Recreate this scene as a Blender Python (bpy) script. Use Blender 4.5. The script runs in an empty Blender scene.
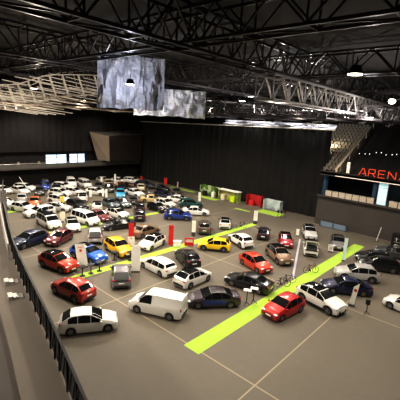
import bpy, bmesh, math, random
from mathutils import Vector, Matrix, noise
random.seed(7)
SC = bpy.context.scene
COL = SC.collection
PI = math.pi

# ------------------------------------------------------------------ materials
def mat(name, col, rough=.5, metal=0., var=.12, scale=3., coat=0., emit=None, estr=0., spec=None):
    m = bpy.data.materials.new(name); m.use_nodes = True
    nt = m.node_tree; b = nt.nodes['Principled BSDF']
    tc = nt.nodes.new('ShaderNodeTexCoord'); nz = nt.nodes.new('ShaderNodeTexNoise')
    nz.inputs['Scale'].default_value = scale; nz.inputs['Detail'].default_value = 4
    nt.links.new(tc.outputs['Object'], nz.inputs['Vector'])
    mx = nt.nodes.new('ShaderNodeMix'); mx.data_type = 'RGBA'
    mx.inputs['A'].default_value = (*[c * (1 - var) for c in col], 1)
    mx.inputs['B'].default_value = (*[min(1, c * (1 + var)) for c in col], 1)
    nt.links.new(nz.outputs['Fac'], mx.inputs['Factor'])
    nt.links.new(mx.outputs['Result'], b.inputs['Base Color'])
    b.inputs['Roughness'].default_value = rough; b.inputs['Metallic'].default_value = metal
    b.inputs['Coat Weight'].default_value = coat; b.inputs['Coat Roughness'].default_value = .08
    if spec is not None: b.inputs['Specular IOR Level'].default_value = spec
    if emit:
        b.inputs['Emission Color'].default_value = (*emit, 1); b.inputs['Emission Strength'].default_value = estr
    return m

def paint(name, col): return mat('paint_' + name, col, .32, .15, .05, 2., .6)
PAINT = {n: paint(n, c) for n, c in {
    'white': (.70, .685, .65), 'black': (.010, .010, .012), 'blackpurple': (.022, .016, .026), 'navy2': (.012, .035, .20),
    'darkblue': (.008, .010, .040), 'plum_reflect': (.040, .030, .036), 'red': (.42, .012, .012), 'redorange': (.50, .045, .018), 'rust': (.34, .030, .016),
    'silver': (.42, .41, .40), 'palegrey': (.60, .56, .55), 'darkgrey': (.045, .045, .048), 'grey': (.10, .11, .12), 'midgrey': (.17, .16, .17),
    'bronze': (.20, .125, .075), 'darkred': (.27, .010, .016), 'yellow': (.72, .50, .012), 'amber': (.72, .42, .015),
    'greybrown': (.085, .070, .058), 'green': (.008, .070, .065), 'royal': (.018, .045, .23), 'navy': (.012, .018, .055),
    'gold': (.52, .40, .20), 'cyan': (.05, .30, .50), 'slate': (.06, .075, .095), 'maroon': (.12, .016, .022), 'sand': (.55, .46, .33),
    'brown': (.30, .13, .06), 'orange': (.45, .13, .045), 'deepblue': (.012, .04, .28), 'blue': (.015, .11, .50)}.items()}
GLASS = mat('car_glass', (.008, .009, .010), .10, 0, .1, 2., .1, spec=.35)
TYRE = mat('tyre_rubber', (.012, .012, .012), .75)
RIM = mat('alloy', (.35, .35, .36), .35, .8)
LAMP = mat('headlamp', (.75, .78, .80), .15, .2, .05, 5, .6)
TAIL = mat('tail_lamp', (.35, .008, .010), .2, 0, .05, 5, .6)
TRIMBLK = mat('black_plastic', (.016, .016, .017), .55)
PLATE = mat('number_plate', (.75, .75, .70), .4)
WHITE = mat('white_board', (.82, .80, .74), .6, 0, .05)
CREAM = mat('cream_board', (.70, .63, .50), .6, 0, .05)
REDB = mat('red_board', (.55, .020, .018), .55, 0, .06)
PINKB = mat('pink_board', (.55, .34, .33), .6)
YELLOWB = mat('yellow_board', (.72, .62, .10), .55)
PALEB = mat('pale_blue_board', (.60, .72, .72), .55)
LIMEB = mat('lime_board', (.60, .75, .02), .55)
BLACKM = mat('black_metal', (.018, .018, .018), .5, .3)
DARKB = mat('dark_board', (.05, .045, .045), .6)
ALU = mat('aluminium', (.62, .60, .58), .35, .7)
STEEL = mat('truss_steel', (.68, .62, .54), .5, .1, .15, .4)
STEELD = mat('dark_truss_steel', (.075, .068, .068), .35, .6, .3, .4)
DRAPE = mat('black_drape', (.022, .021, .020), .9, 0, .25, .6, spec=.1)
DRAPE2 = mat('black_wall_cloth', (.020, .018, .018), .9, 0, .3, .3, spec=.1)
CONC = mat('concrete', (.135, .115, .095), .8, 0, .25, .5)
CONCD = mat('dark_concrete', (.055, .046, .040), .8, 0, .3, .5)
PARAPET = mat('parapet_grey', (.09, .085, .075), .7, 0, .3, .7)
BEIGE = mat('beige_panel', (.26, .21, .155), .7, 0, .15, .5)
BOXBR = mat('brown_panel', (.022, .015, .011), .6, 0, .2, .4)
ROOFM = mat('roof_deck', (.030, .026, .024), .85, 0, .4, .5)
CARPET = mat('lime_carpet', (.34, .50, .075), .9, 0, .14, 1.2, spec=.1)
WIN = mat('bright_window', (.7, .8, .9), .3, 0, .05, 1, 0, (.60, .80, 1.0), 1.15)
DOORGLOW = mat('bright_doorway', (.6, .75, .8), .4, 0, .05, 1, 0, (.42, .74, .84), .42)
BLUEGLOW = mat('blue_glow_surface', (.015, .04, .075), .6, 0, .3, 1, 0, (.03, .12, .28), .03)
NEON = mat('red_neon', (.5, .03, .01), .5, 0, .05, 1, 0, (1.0, .13, .05), .36)
BULB = mat('lamp_glow', (1, .95, .85), .4, 0, .02, 1, 0, (1.0, .90, .75), 9.)
DOT = mat('small_lamp_glow', (1, 1, 1), .4, 0, .02, 1, 0, (1.0, .96, .88), 1.1)
STRIP = mat('strip_light', (.7, .6, .5), .4, 0, .05, 1, 0, (1.0, .86, .70), .38)
PANELT = mat('tan_advert_board', (.50, .43, .34), .6, 0, .1, .8)

def foil_mat():
    m = mat('white_foil', (.66, .67, .74), .42, .1, .25, .45)
    nt = m.node_tree; b = nt.nodes['Principled BSDF']
    tc = nt.nodes.new('ShaderNodeTexCoord'); n = nt.nodes.new('ShaderNodeTexNoise'); n.inputs['Scale'].default_value = .9; n.inputs['Detail'].default_value = 6
    bp = nt.nodes.new('ShaderNodeBump'); bp.inputs['Strength'].default_value = .9; bp.inputs['Distance'].default_value = .8
    nt.links.new(tc.outputs['Object'], n.inputs['Vector']); nt.links.new(n.outputs['Fac'], bp.inputs['Height']); nt.links.new(bp.outputs['Normal'], b.inputs['Normal'])
    return m
FOIL = foil_mat()

def floor_mat():
    m = bpy.data.materials.new('hall_floor'); m.use_nodes = True
    nt = m.node_tree; b = nt.nodes['Principled BSDF']; N = nt.nodes.new; L = nt.links.new
    tc = N('ShaderNodeTexCoord'); sp = N('ShaderNodeSeparateXYZ'); L(tc.outputs['Object'], sp.inputs[0])
    n1 = N('ShaderNodeTexNoise'); n1.inputs['Scale'].default_value = .12; n1.inputs['Detail'].default_value = 6
    n2 = N('ShaderNodeTexNoise'); n2.inputs['Scale'].default_value = 2.5; n2.inputs['Detail'].default_value = 5
    L(tc.outputs['Object'], n1.inputs['Vector']); L(tc.outputs['Object'], n2.inputs['Vector'])
    r = N('ShaderNodeMix'); r.data_type = 'RGBA'; r.inputs['A'].default_value = (.098, .085, .066, 1); r.inputs['B'].default_value = (.160, .138, .108, 1)
    ad = N('ShaderNodeMath'); ad.operation = 'MULTIPLY_ADD'; ad.inputs[1].default_value = .35
    L(n2.outputs['Fac'], ad.inputs[0]); L(n1.outputs['Fac'], ad.inputs[2])
    sb = N('ShaderNodeMath'); sb.operation = 'SUBTRACT'; sb.inputs[1].default_value = .17; L(ad.outputs[0], sb.inputs[0]); L(sb.outputs[0], r.inputs['Factor'])
    def line(out, off, period, half):
        a = N('ShaderNodeMath'); a.operation = 'ADD'; a.inputs[1].default_value = -off + period * 20 + period / 2; L(out, a.inputs[0])
        mo = N('ShaderNodeMath'); mo.operation = 'MODULO'; mo.inputs[1].default_value = period; L(a.outputs[0], mo.inputs[0])
        s = N('ShaderNodeMath'); s.operation = 'SUBTRACT'; s.inputs[1].default_value = period / 2; L(mo.outputs[0], s.inputs[0])
        ab = N('ShaderNodeMath'); ab.operation = 'ABSOLUTE'; L(s.outputs[0], ab.inputs[0])
        lt = N('ShaderNodeMath'); lt.operation = 'LESS_THAN'; lt.inputs[1].default_value = half; L(ab.outputs[0], lt.inputs[0]); return lt.outputs[0]
    mxl = N('ShaderNodeMath'); mxl.operation = 'MAXIMUM'
    L(line(sp.outputs['X'], -22.4, 13.5, .05), mxl.inputs[0]); L(line(sp.outputs['Y'], 15.8, 13.5, .05), mxl.inputs[1])
    fac = N('ShaderNodeMath'); fac.operation = 'MULTIPLY'; fac.inputs[1].default_value = .55; L(mxl.outputs[0], fac.inputs[0])
    o = N('ShaderNodeMix'); o.data_type = 'RGBA'; o.inputs['B'].default_value = (.42, .36, .24, 1)
    L(fac.outputs[0], o.inputs['Factor']); L(r.outputs['Result'], o.inputs['A']); L(o.outputs['Result'], b.inputs['Base Color'])
    b.inputs['Roughness'].default_value = .55; b.inputs['Specular IOR Level'].default_value = .3
    return m
FLOORM = floor_mat()

def booth_mat(name, a, b_, c, scale):
    m = mat(name, a, .6); nt = m.node_tree; b = nt.nodes['Principled BSDF']
    tc = nt.nodes.new('ShaderNodeTexCoord'); v = nt.nodes.new('ShaderNodeTexVoronoi'); v.inputs['Scale'].default_value = scale
    r = nt.nodes.new('ShaderNodeValToRGB'); r.color_ramp.interpolation = 'CONSTANT'
    r.color_ramp.elements[0].color = (*a, 1); r.color_ramp.elements[1].position = .42; r.color_ramp.elements[1].color = (*b_, 1)
    e = r.color_ramp.elements.new(.72); e.color = (*c, 1)
    nt.links.new(tc.outputs['Object'], v.inputs['Vector'])
    sp = nt.nodes.new('ShaderNodeSeparateColor'); nt.links.new(v.outputs['Color'], sp.inputs[0]); nt.links.new(sp.outputs[0], r.inputs['Fac'])
    nt.links.new(r.outputs['Color'], b.inputs['Base Color']); return m
BOOTHG = booth_mat('green_photo_wall', (.10, .20, .03), (.42, .48, .30), (.05, .07, .03), 1.3)
BOOTHL = booth_mat('lime_photo_wall', (.50, .62, .12), (.62, .55, .30), (.25, .34, .10), 1.2)
BOOTHR = booth_mat('red_photo_wall', (.50, .012, .012), (.40, .02, .02), (.22, .010, .010), 1.0)
BOOTHB = booth_mat('pale_photo_wall', (.42, .48, .52), (.55, .60, .62), (.28, .32, .34), .8)

# ------------------------------------------------------------------ mesh helper
class MB:
    def __init__(s): s.v = []; s.f = []
    def poly(s, pts):
        b = len(s.v); s.v += [tuple(p) for p in pts]; s.f.append(tuple(range(b, b + len(pts)))); return s
    def hexa(s, p):      # 8 points: bottom 4 ccw, top 4 ccw
        b = len(s.v); s.v += [tuple(q) for q in p]
        for f in ((3, 2, 1, 0), (4, 5, 6, 7), (0, 1, 5, 4), (1, 2, 6, 5), (2, 3, 7, 6), (3, 0, 4, 7)): s.f.append(tuple(b + i for i in f))
        return s
    def box(s, c, d, rz=0.):
        cs, sn = math.cos(rz), math.sin(rz); P = []
        for z in (-1, 1):
            for x, y in ((-1, -1), (1, -1), (1, 1), (-1, 1)):
                a, b = x * d[0] / 2, y * d[1] / 2
                P.append((c[0] + a * cs - b * sn, c[1] + a * sn + b * cs, c[2] + z * d[2] / 2))
        return s.hexa(P)
    def bar(s, p, q, w, h=None):
        p, q = Vector(p), Vector(q); h = h or w; d = (q - p).normalized()
        u = d.cross(Vector((0, 0, 1)))
        if u.length < .01: u = Vector((1, 0, 0))
        u.normalize(); n = u.cross(d); P = []
        for e in (p, q):
            for a, b in ((-1, -1), (1, -1), (1, 1), (-1, 1)): P.append(e + u * a * w / 2 + n * b * h / 2)
        return s.hexa(P)
    def tube(s, p, q, r, n=8, r2=None):
        p, q = Vector(p), Vector(q); r2 = r if r2 is None else r2; d = (q - p).normalized()
        u = d.cross(Vector((0, 0, 1)))
        if u.length < .01: u = Vector((1, 0, 0))
        u.normalize(); w = d.cross(u); b = len(s.v)
        for e, R in ((p, r), (q, r2)):
            for k in range(n):
                a = 2 * PI * k / n; s.v.append(tuple(e + (u * math.cos(a) + w * math.sin(a)) * R))
        for k in range(n): s.f.append((b + k, b + (k + 1) % n, b + n + (k + 1) % n, b + n + k))
        s.f.append(tuple(b + k for k in reversed(range(n)))); s.f.append(tuple(b + n + k for k in range(n))); return s
    def ball(s, c, r, nu=10, nv=6):
        b = len(s.v)
        for j in range(nv + 1):
            t = PI * j / nv
            for i in range(nu):
                a = 2 * PI * i / nu; s.v.append((c[0] + r[0] * math.sin(t) * math.cos(a), c[1] + r[1] * math.sin(t) * math.sin(a), c[2] + r[2] * math.cos(t)))
        for j in range(nv):
            for i in range(nu): s.f.append((b + j * nu + i, b + (j + 1) * nu + i, b + (j + 1) * nu + (i + 1) % nu, b + j * nu + (i + 1) % nu))
        return s
    def grid(s, rows):
        b = len(s.v); n = len(rows[0])
        for r in rows: s.v += [tuple(p) for p in r]
        for j in range(len(rows) - 1):
            for i in range(n - 1): s.f.append((b + j * n + i, b + j * n + i + 1, b + (j + 1) * n + i + 1, b + (j + 1) * n + i))
        return s
    def ring(s, cx, cz, y, r0, r1, a0, a1, n=10):   # flat ring sector in the xz plane
        s.grid([[(cx + R * math.cos(a0 + (a1 - a0) * k / n), y, cz + R * math.sin(a0 + (a1 - a0) * k / n)) for k in range(n + 1)] for R in (r0, r1)]); return s
    def build(s, name, m, parent=None, smooth=False, fix=True):
        me = bpy.data.meshes.new(name); me.from_pydata(s.v, [], s.f); 
        if fix:
            bm = bmesh.new(); bm.from_mesh(me); bmesh.ops.remove_doubles(bm, verts=bm.verts, dist=1e-4)
            bmesh.ops.recalc_face_normals(bm, faces=bm.faces); bm.to_mesh(me); bm.free()
        me.materials.append(m)
        if smooth:
            for p in me.polygons: p.use_smooth = True
            me.set_sharp_from_angle(angle=math.radians(35))
        o = bpy.data.objects.new(name, me); COL.objects.link(o); o.parent = parent; return o

def tag(o, label, cat, group=None, kind=None):
    o['label'] = label; o['category'] = cat
    if group: o['group'] = group
    if kind: o['kind'] = kind
    return o
def empty(name, loc, rz=0.):
    o = bpy.data.objects.new(name, None); o.empty_display_size = .3; COL.objects.link(o); o.location = loc; o.rotation_euler = (0, 0, rz); return o
def struct(o): o['kind'] = 'structure'; return o
def copy_tree(o, parent=None):
    c = o.copy(); COL.objects.link(c); c.parent = parent
    for ch in list(o.children): copy_tree(ch, c)
    return c

# ------------------------------------------------------------------ cars
def lerp(tab, x):
    if x <= tab[0][0]: return tab[0][1]
    for (a, b), (c, d) in zip(tab, tab[1:]):
        if x <= c: return b + (d - b) * (x - a) / (c - a)
    return tab[-1][1]

SPEC = {
 'hatch': dict(L=4.05, W=1.80, r=.32, ax=(-1.22, 1.30),
    top=[(-2.02, .62), (-1.98, .95), (-1.84, 1.06), (-1.30, 1.38), (-1.02, 1.45), (-.4, 1.48), (.12, 1.44), (.95, 1.02), (1.55, .90), (1.90, .74), (2.02, .55)],
    belt=[(-2.02, 1.02), (-1.2, .98), (.6, .90), (1.0, .88), (2.0, .70)], rear=(-1.82, -1.24), ws=(.20, .92), roof=(-1.20, .12), side=[(-1.40, -.78), (-.72, .10), (.15, .80)]),
 'suv': dict(L=4.40, W=1.86, r=.36, ax=(-1.32, 1.38),
    top=[(-2.20, .70), (-2.15, 1.02), (-2.02, 1.15), (-1.60, 1.49), (-1.30, 1.58), (-.5, 1.62), (.15, 1.57), (.98, 1.13), (1.65, 1.02), (2.06, .86), (2.20, .62)],
    belt=[(-2.2, 1.14), (-1.4, 1.08), (.6, 1.02), (1.0, 1.0), (2.2, .80)], rear=(-1.99, -1.50), ws=(.24, .94), roof=(-1.46, .15), side=[(-1.68, -.92), (-.86, .05), (.10, .84)]),
 'sedan': dict(L=4.60, W=1.84, r=.33, ax=(-1.38, 1.42),
    top=[(-2.30, .66), (-2.25, .95), (-2.10, 1.02), (-1.62, 1.08), (-.92, 1.38), (-.6, 1.43), (-.1, 1.45), (.30, 1.40), (1.08, 1.00), (1.75, .88), (2.18, .72), (2.30, .54)],
    belt=[(-2.3, .98), (-1.5, .98), (.6, .90), (1.1, .88), (2.3, .68)], rear=(-1.58, -.96), ws=(.36, 1.04), roof=(-.90, .30), side=[(-1.35, -.62), (-.56, .22), (.27, .94)]),
 'estate': dict(L=4.55, W=1.82, r=.33, ax=(-1.36, 1.42),
    top=[(-2.27, .66), (-2.23, .98), (-2.12, 1.08), (-1.86, 1.36), (-1.62, 1.43), (-.6, 1.50), (.22, 1.44), (1.06, 1.01), (1.75, .89), (2.15, .73), (2.27, .54)],
    belt=[(-2.27, 1.02), (-1.5, .98), (.6, .91), (1.1, .89), (2.3, .68)], rear=(-2.10, -1.84), ws=(.30, 1.00), roof=(-1.74, .22), side=[(-1.85, -1.02), (-.96, .0), (.06, .90)]),
 'cargo_van': dict(L=4.75, W=1.90, r=.34, ax=(-1.40, 1.48),
    top=[(-2.37, .80), (-2.35, 1.60), (-2.28, 1.80), (-2.1, 1.86), (-.6, 1.88), (.55, 1.85), (.80, 1.78), (1.50, 1.20), (2.02, 1.02), (2.28, .82), (2.37, .58)],
    belt=[(-2.37, 1.15), (.6, 1.10), (1.4, 1.06), (2.3, .78)], rear=None, ws=(.88, 1.46), roof=(-2.1, .6), side=[(.22, 1.28)]),
 'minibus': dict(L=4.80, W=1.92, r=.34, ax=(-1.42, 1.50),
    top=[(-2.40, .80), (-2.37, 1.20), (-2.24, 1.70), (-2.05, 1.80), (-.6, 1.85), (.55, 1.81), (.85, 1.74), (1.60, 1.14), (2.08, .98), (2.32, .80), (2.40, .58)],
    belt=[(-2.4, 1.12), (.6, 1.06), (1.5, 1.02), (2.4, .78)], rear=(-2.35, -2.24), ws=(.92, 1.54), roof=(-2.10, .72), side=[(-2.0, -1.15), (-1.08, -.20), (-.12, .55), (.62, 1.36)]),
}

class Body:
    def __init__(s, kind):
        s.__dict__.update(SPEC[kind]); s.kind = kind; s.zc = .22 if kind in ('suv', 'minibus', 'cargo_van') else .18; s.R = s.r + .055
    def width(s, x):
        t = abs(x) / (s.L / 2); return s.W / 2 * (1 - .16 * t ** 5)
    def par(s, x):
        w = s.width(x); zt = lerp(s.top, x); bl = min(lerp(s.belt, x) - .04, zt - .09)
        wb = w - .05; tum = .20 if s.kind in ('cargo_van', 'minibus') else .34
        wt = wb - .05 - tum * max(0, zt - .05 - bl - .04)
        zb = s.zc + max(0, abs(x) - (s.L / 2 - .25)) * .35; za = zb
        for a in s.ax:
            if abs(x - a) < s.R: za = max(za, s.r + math.sqrt(s.R ** 2 - (x - a) ** 2))
        return w, zt, bl, wb, wt, zb, za
    def half(s, x):
        w, zt, bl, wb, wt, zb, za = s.par(x)
        zs = max(min(bl - .06, zt - .14), za + .04); zm = max(min(.55, zs - .08), za + .02)
        return [(0, zb), (w - .30, zb), (w - .28, za), (w - .03, max(za, zb)), (w, max(zb + .10, za + .01)), (w + .005, zm), (w - .015, zs), (wb, max(bl, zs + .02)),
                (wt, max(zt - .05, zs + .03)), (wt - .16, max(zt - .012, zs + .03)), (0, max(zt, zs + .03))]
    def ring(s, x):
        h = s.half(x); return [(x, y, z) for y, z in h] + [(x, -y, z) for y, z in reversed(h[1:-1])]
    def stations(s):
        xs = {round(p[0], 3) for p in s.top} | {round(i * .22 - s.L / 2 + .06, 3) for i in range(int(s.L / .22))}
        for a in s.ax:
            for k in (-1, -.96, -.8, -.5, 0, .5, .8, .96, 1): xs.add(round(a + k * s.R * .999, 3))
            for e in (-1.02, 1.02): xs.add(round(a + e * s.R, 3))
        xs = sorted(x for x in xs if -s.L / 2 + .015 < x < s.L / 2 - .015); out = []
        for x in [-s.L / 2 + .015] + xs + [s.L / 2 - .015]:
            if not out or x - out[-1] > .006: out.append(x)
        return out
    def top_z(s, x, y):
        w, zt, bl, wb, wt, zb, za = s.par(x); y = abs(y)
        if y > wt - .16: return zt - .05 + (.038) * (wt - y) / .16
        return zt - .012 + .012 * (1 - y / max(.01, wt - .16))
    def shell(s):
        m = MB(); R = [s.ring(x) for x in s.stations()]; n = len(R[0]); b = 0
        for r in R: m.v += r
        for j in range(len(R) - 1):
            for i in range(n): m.f.append((j * n + i, j * n + (i + 1) % n, (j + 1) * n + (i + 1) % n, (j + 1) * n + i))
        m.f.append(tuple(range(n))); m.f.append(tuple(len(m.v) - n + i for i in reversed(range(n)))); return m
    def top_panel(s, x0, x1, k=.96, off=.014, nx=6):
        m = MB(); rows = []
        for x in [x0] + [q for q in s.stations() if x0 + .01 < q < x1 - .01] + [x1]:
            e = 1e-2
            sl = (lerp(s.top, min(x + e, s.L / 2)) - lerp(s.top, x - e)) / (2 * e); nn = 1 / math.hypot(1, sl); wt = s.par(x)[4] * k
            rows.append([(x - sl * nn * off, wt * t, s.top_z(x, wt * t) + off * nn) for t in (-1, -.82, -.5, 0, .5, .82, 1)])
        return m.grid(rows)
    def side_panel(s, x0, x1, sg, t0=.03, t1=.92, off=.012, nx=5):
        m = MB(); rows = []
        for x in [x0] + [q for q in s.stations() if x0 + .01 < q < x1 - .01] + [x1]:
            w, zt, bl, wb, wt, zb, za = s.par(x); h = max(.02, zt - .05 - bl)
            rows.append([(x, sg * (wb + (wt - wb) * t + off), bl + h * t + off * .3) for t in (t0, (t0 + t1) / 2, t1)])
        return m.grid(rows)

WHEEL = {}
def make_wheel(root, r, x, y, sg):
    w = .21; 
    if r not in WHEEL:
        m = MB(); prof = [(.62, -.5), (.93, -.5), (1, -.36), (1, .36), (.93, .5), (.62, .5), (.60, .30), (.60, -.30)]; n = 20; rows = []
        for k in range(n + 1):
            a = 2 * PI * k / n; rows.append([(math.cos(a) * p * r, q * w, math.sin(a) * p * r) for p, q in prof + prof[:1]])
        t = m.grid(rows).build('wheel', TYRE, None, True)
        d = MB(); 
        for k in range(5):
            a = 2 * PI * k / 5; d.bar((0, .36 * w, 0), (math.cos(a) * .60 * r, .40 * w, math.sin(a) * .60 * r), .07, .05)
        d.tube((0, .25 * w, 0), (0, .45 * w, 0), .07, 10)
        for k in range(16):
            a, c = 2 * PI * k / 16, 2 * PI * (k + 1) / 16; P = lambda q, R, yy: (math.cos(q) * R * r, yy * w, math.sin(q) * R * r)
            d.poly([P(a, .52, .42), P(c, .52, .42), P(c, .63, .46), P(a, .63, .46)])
        rim = d.build('rim', RIM, t, True); WHEEL[r] = t; o = t
        disc = MB().tube((0, -.1 * w, 0), (0, .18 * w, 0), .58 * r, 16).build('brake_disc', BLACKM, t)
    else:
        o = copy_tree(WHEEL[r])
    o.parent = root; o.location = (x, y, r); o.rotation_euler = (0, 0, 0 if sg > 0 else PI)
    return o

MESHC = {}
def part(key, name, fn, m, parent, smooth=True):
    k = (key, name, m.name)
    if k in MESHC:
        o = bpy.data.objects.new(name, MESHC[k]); COL.objects.link(o); o.parent = parent; return o
    o = fn().build(name, m, parent, smooth); MESHC[k] = o.data; return o

def make_car(kind, colour, opts):
    s = Body(kind); p = PAINT[colour]; root = empty(kind if kind in ('cargo_van', 'minibus') else 'car', (0, 0, 0)); key = kind; Lh = s.L / 2
    part(key, 'body', s.shell, p, root)
    for ax in s.ax:
        for sg in (1, -1): make_wheel(root, s.r, ax, sg * (s.W / 2 - .125), sg)
    part(key, 'windshield', lambda: s.top_panel(s.ws[0], s.ws[1]), GLASS, root)
    tg = 'tailgate' in opts
    if s.rear and opts != 'tailgate':
        part(key, 'rear_window', lambda: s.top_panel(s.rear[0] + .02, s.rear[1] - .02, .9, .016, 4), GLASS, root)
    for i, (a, b) in enumerate(s.side):
        for sg in (1, -1): part(key + '%d%d' % (i, sg), 'side_window', lambda: s.side_panel(a, b, sg), GLASS, root)
    # lamps, grille, plates, mirrors, bumpers
    zt = lerp(s.top, Lh - .22); wf = s.width(Lh - .15)
    for sg in (1, -1):
        part(key + str(sg), 'headlight', lambda: MB().ball((Lh - .17, sg * (wf - .20), zt - .11), (.15, .20, .075)), LAMP, root)
        zr = .98 if kind in ('cargo_van', 'minibus', 'suv') else .86
        part(key + str(sg), 'taillight', lambda: MB().ball((-Lh + .09, sg * (s.width(-Lh + .1) - .15), zr), (.09, .17, .20 if kind in ('cargo_van', 'minibus') else .09)), TAIL, root)
        xm = s.ws[1] - .10; w, z_, bl, wb, wt, zb, za = s.par(xm)
        part(key + str(sg), 'side_mirror', lambda: MB().ball((xm, sg * (wb + .10), bl + .10), (.08, .11, .075)), p if 'roof' not in opts else TRIMBLK, root)
    part(key, 'grille', lambda: MB().hexa([(Lh - .10, -.62, .33), (Lh + .012, -.50, .33), (Lh + .012, .50, .33), (Lh - .10, .62, .33), (Lh - .12, -.60, .56), (Lh - .0, -.46, .53), (Lh - .0, .46, .53), (Lh - .12, .60, .56)]), TRIMBLK, root, False)
    part(key, 'rear_bumper', lambda: MB().hexa([(-Lh - .012, -.62, .30), (-Lh + .20, -.78, .30), (-Lh + .20, .78, .30), (-Lh - .012, .62, .30), (-Lh - .012, -.64, .50), (-Lh + .20, -.80, .50), (-Lh + .20, .80, .50), (-Lh - .012, .64, .50)]), TRIMBLK, root, False)
    part(key, 'number_plate', lambda: MB().box((Lh + .02, 0, .47), (.02, .50, .11)), PLATE, root, False)
    part(key + 'r', 'number_plate', lambda: MB().box((-Lh - .015, 0, .66 if kind != 'suv' else .72), (.03, .50, .11)), PLATE, root, False)
    if kind in ('suv',):
        for sg in (1, -1):
            for a in s.ax: part(key + '%d%.1f' % (sg, a), 'wheel_arch_trim', lambda: MB().ring(a, s.r, sg * (s.W / 2 + .012), s.R - .01, s.R + .075, -.15, PI + .15, 12), TRIMBLK, root, False)
            part(key + str(sg), 'sill', lambda: MB().box(((s.ax[0] + s.ax[1]) / 2, sg * (s.W / 2 - .02), s.zc + .07), (s.ax[1] - s.ax[0] - 2 * s.R, .06, .16)), TRIMBLK, root, False)
    if 'roof' in opts: part(key, 'roof_panel', lambda: s.top_panel(s.roof[0], s.roof[1], 1.0, .012), GLASS, root)
    if 'wroof' in opts: part(key, 'roof_panel', lambda: s.top_panel(s.roof[0], s.roof[1], 1.0, .012), PAINT['white'], root)
    if opts == 'wroof' and kind == 'minibus':
        def sash():
            m = MB()
            for sg in (1, -1): m.grid([[(x, sg * (s.par(x)[3] + .012), s.par(x)[2] - .06), (x, sg * (s.par(x)[3] + .012), s.par(x)[2] + .06)] for x in (-2.1, -1, 0, 1, 1.5)])
            return m
        part(key, 'white_waist_band', sash, PAINT['white'], root)
    if 'bluesides' in opts:  # sides keep the car's blue; the body colour imitates reflections on it
        for sg in (1, -1):
            def sidep():
                rows = []
                for k in range(9):
                    x = s.ax[0] + s.R + .02 + (s.ax[1] - s.ax[0] - 2 * s.R - .04) * k / 8; h = s.half(x); rows.append([(x, sg * (h[3][0] + .012), h[3][1] + .04), (x, sg * (h[5][0] + .012), h[5][1]), (x, sg * (h[6][0] + .012), h[6][1])])
                return MB().grid(rows)
            part(key + str(sg), 'door_skin', sidep, PAINT['navy2'], root)
    if 'rails' in opts:
        for sg in (1, -1):
            part(key + str(sg), 'roof_rail', lambda: MB().tube((s.roof[0], sg * (s.par(s.roof[0])[4] - .06), s.top_z(s.roof[0], s.par(s.roof[0])[4] - .06) + .04), (s.roof[1], sg * (s.par(s.roof[1])[4] - .06), s.top_z(s.roof[1], s.par(s.roof[1])[4] - .06) + .04), .028), ALU, root)
    if 'stripe' in opts:
        for sg in (1, -1):
            def st():
                m = MB(); rows = []
                for x in [1.05 + .12 * k for k in range(8)]: rows.append([(x, sg * .18, s.top_z(x, .18) + .012), (x, sg * .42, s.top_z(x, .42) + .012)])
                m.grid(rows); rows = []
                for x in [-1.3 + .2 * k for k in range(8)]: rows.append([(x, sg * .18, s.top_z(x, .18) + .012), (x, sg * .42, s.top_z(x, .42) + .012)])
                return m.grid(rows)
            part(key + str(sg), 'white_stripe', st, PAINT['white'], root)
    if tg:
        def boot():
            m = s.top_panel(-Lh + .03, s.rear[1] - .02, .92, .02)
            if opts == 'tailgate': m.grid([[(-Lh - .02, y, z) for y in (-.62, 0, .62)] for z in (.84, .92, 1.0)])
            return m
        part(key + opts, 'boot_opening', boot, TRIMBLK, root)
    if opts == 'tailgate':
        hx, hz = s.rear[1] - .05, lerp(s.top, s.rear[1]) + .02
        def gate():
            m = MB(); rows = []
            for t in (0, .35, .7, 1):
                rows.append([(hx - .80 * t, y * (.60 + .10 * t), hz + .62 * t + .05 * (1 - abs(y))) for y in (-1, -.5, 0, .5, 1)])
            lo = [[(x, y, z - .07) for x, y, z in r] for r in rows]
            m.grid(rows); m.grid(lo)
            for r, q in ((rows[0], lo[0]), (rows[-1], lo[-1])): m.grid([r, q])
            for i in (0, -1): m.grid([[r[i] for r in rows], [r[i] for r in lo]])
            return m
        part(key, 'tailgate', gate, p, root)
    return root

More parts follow.
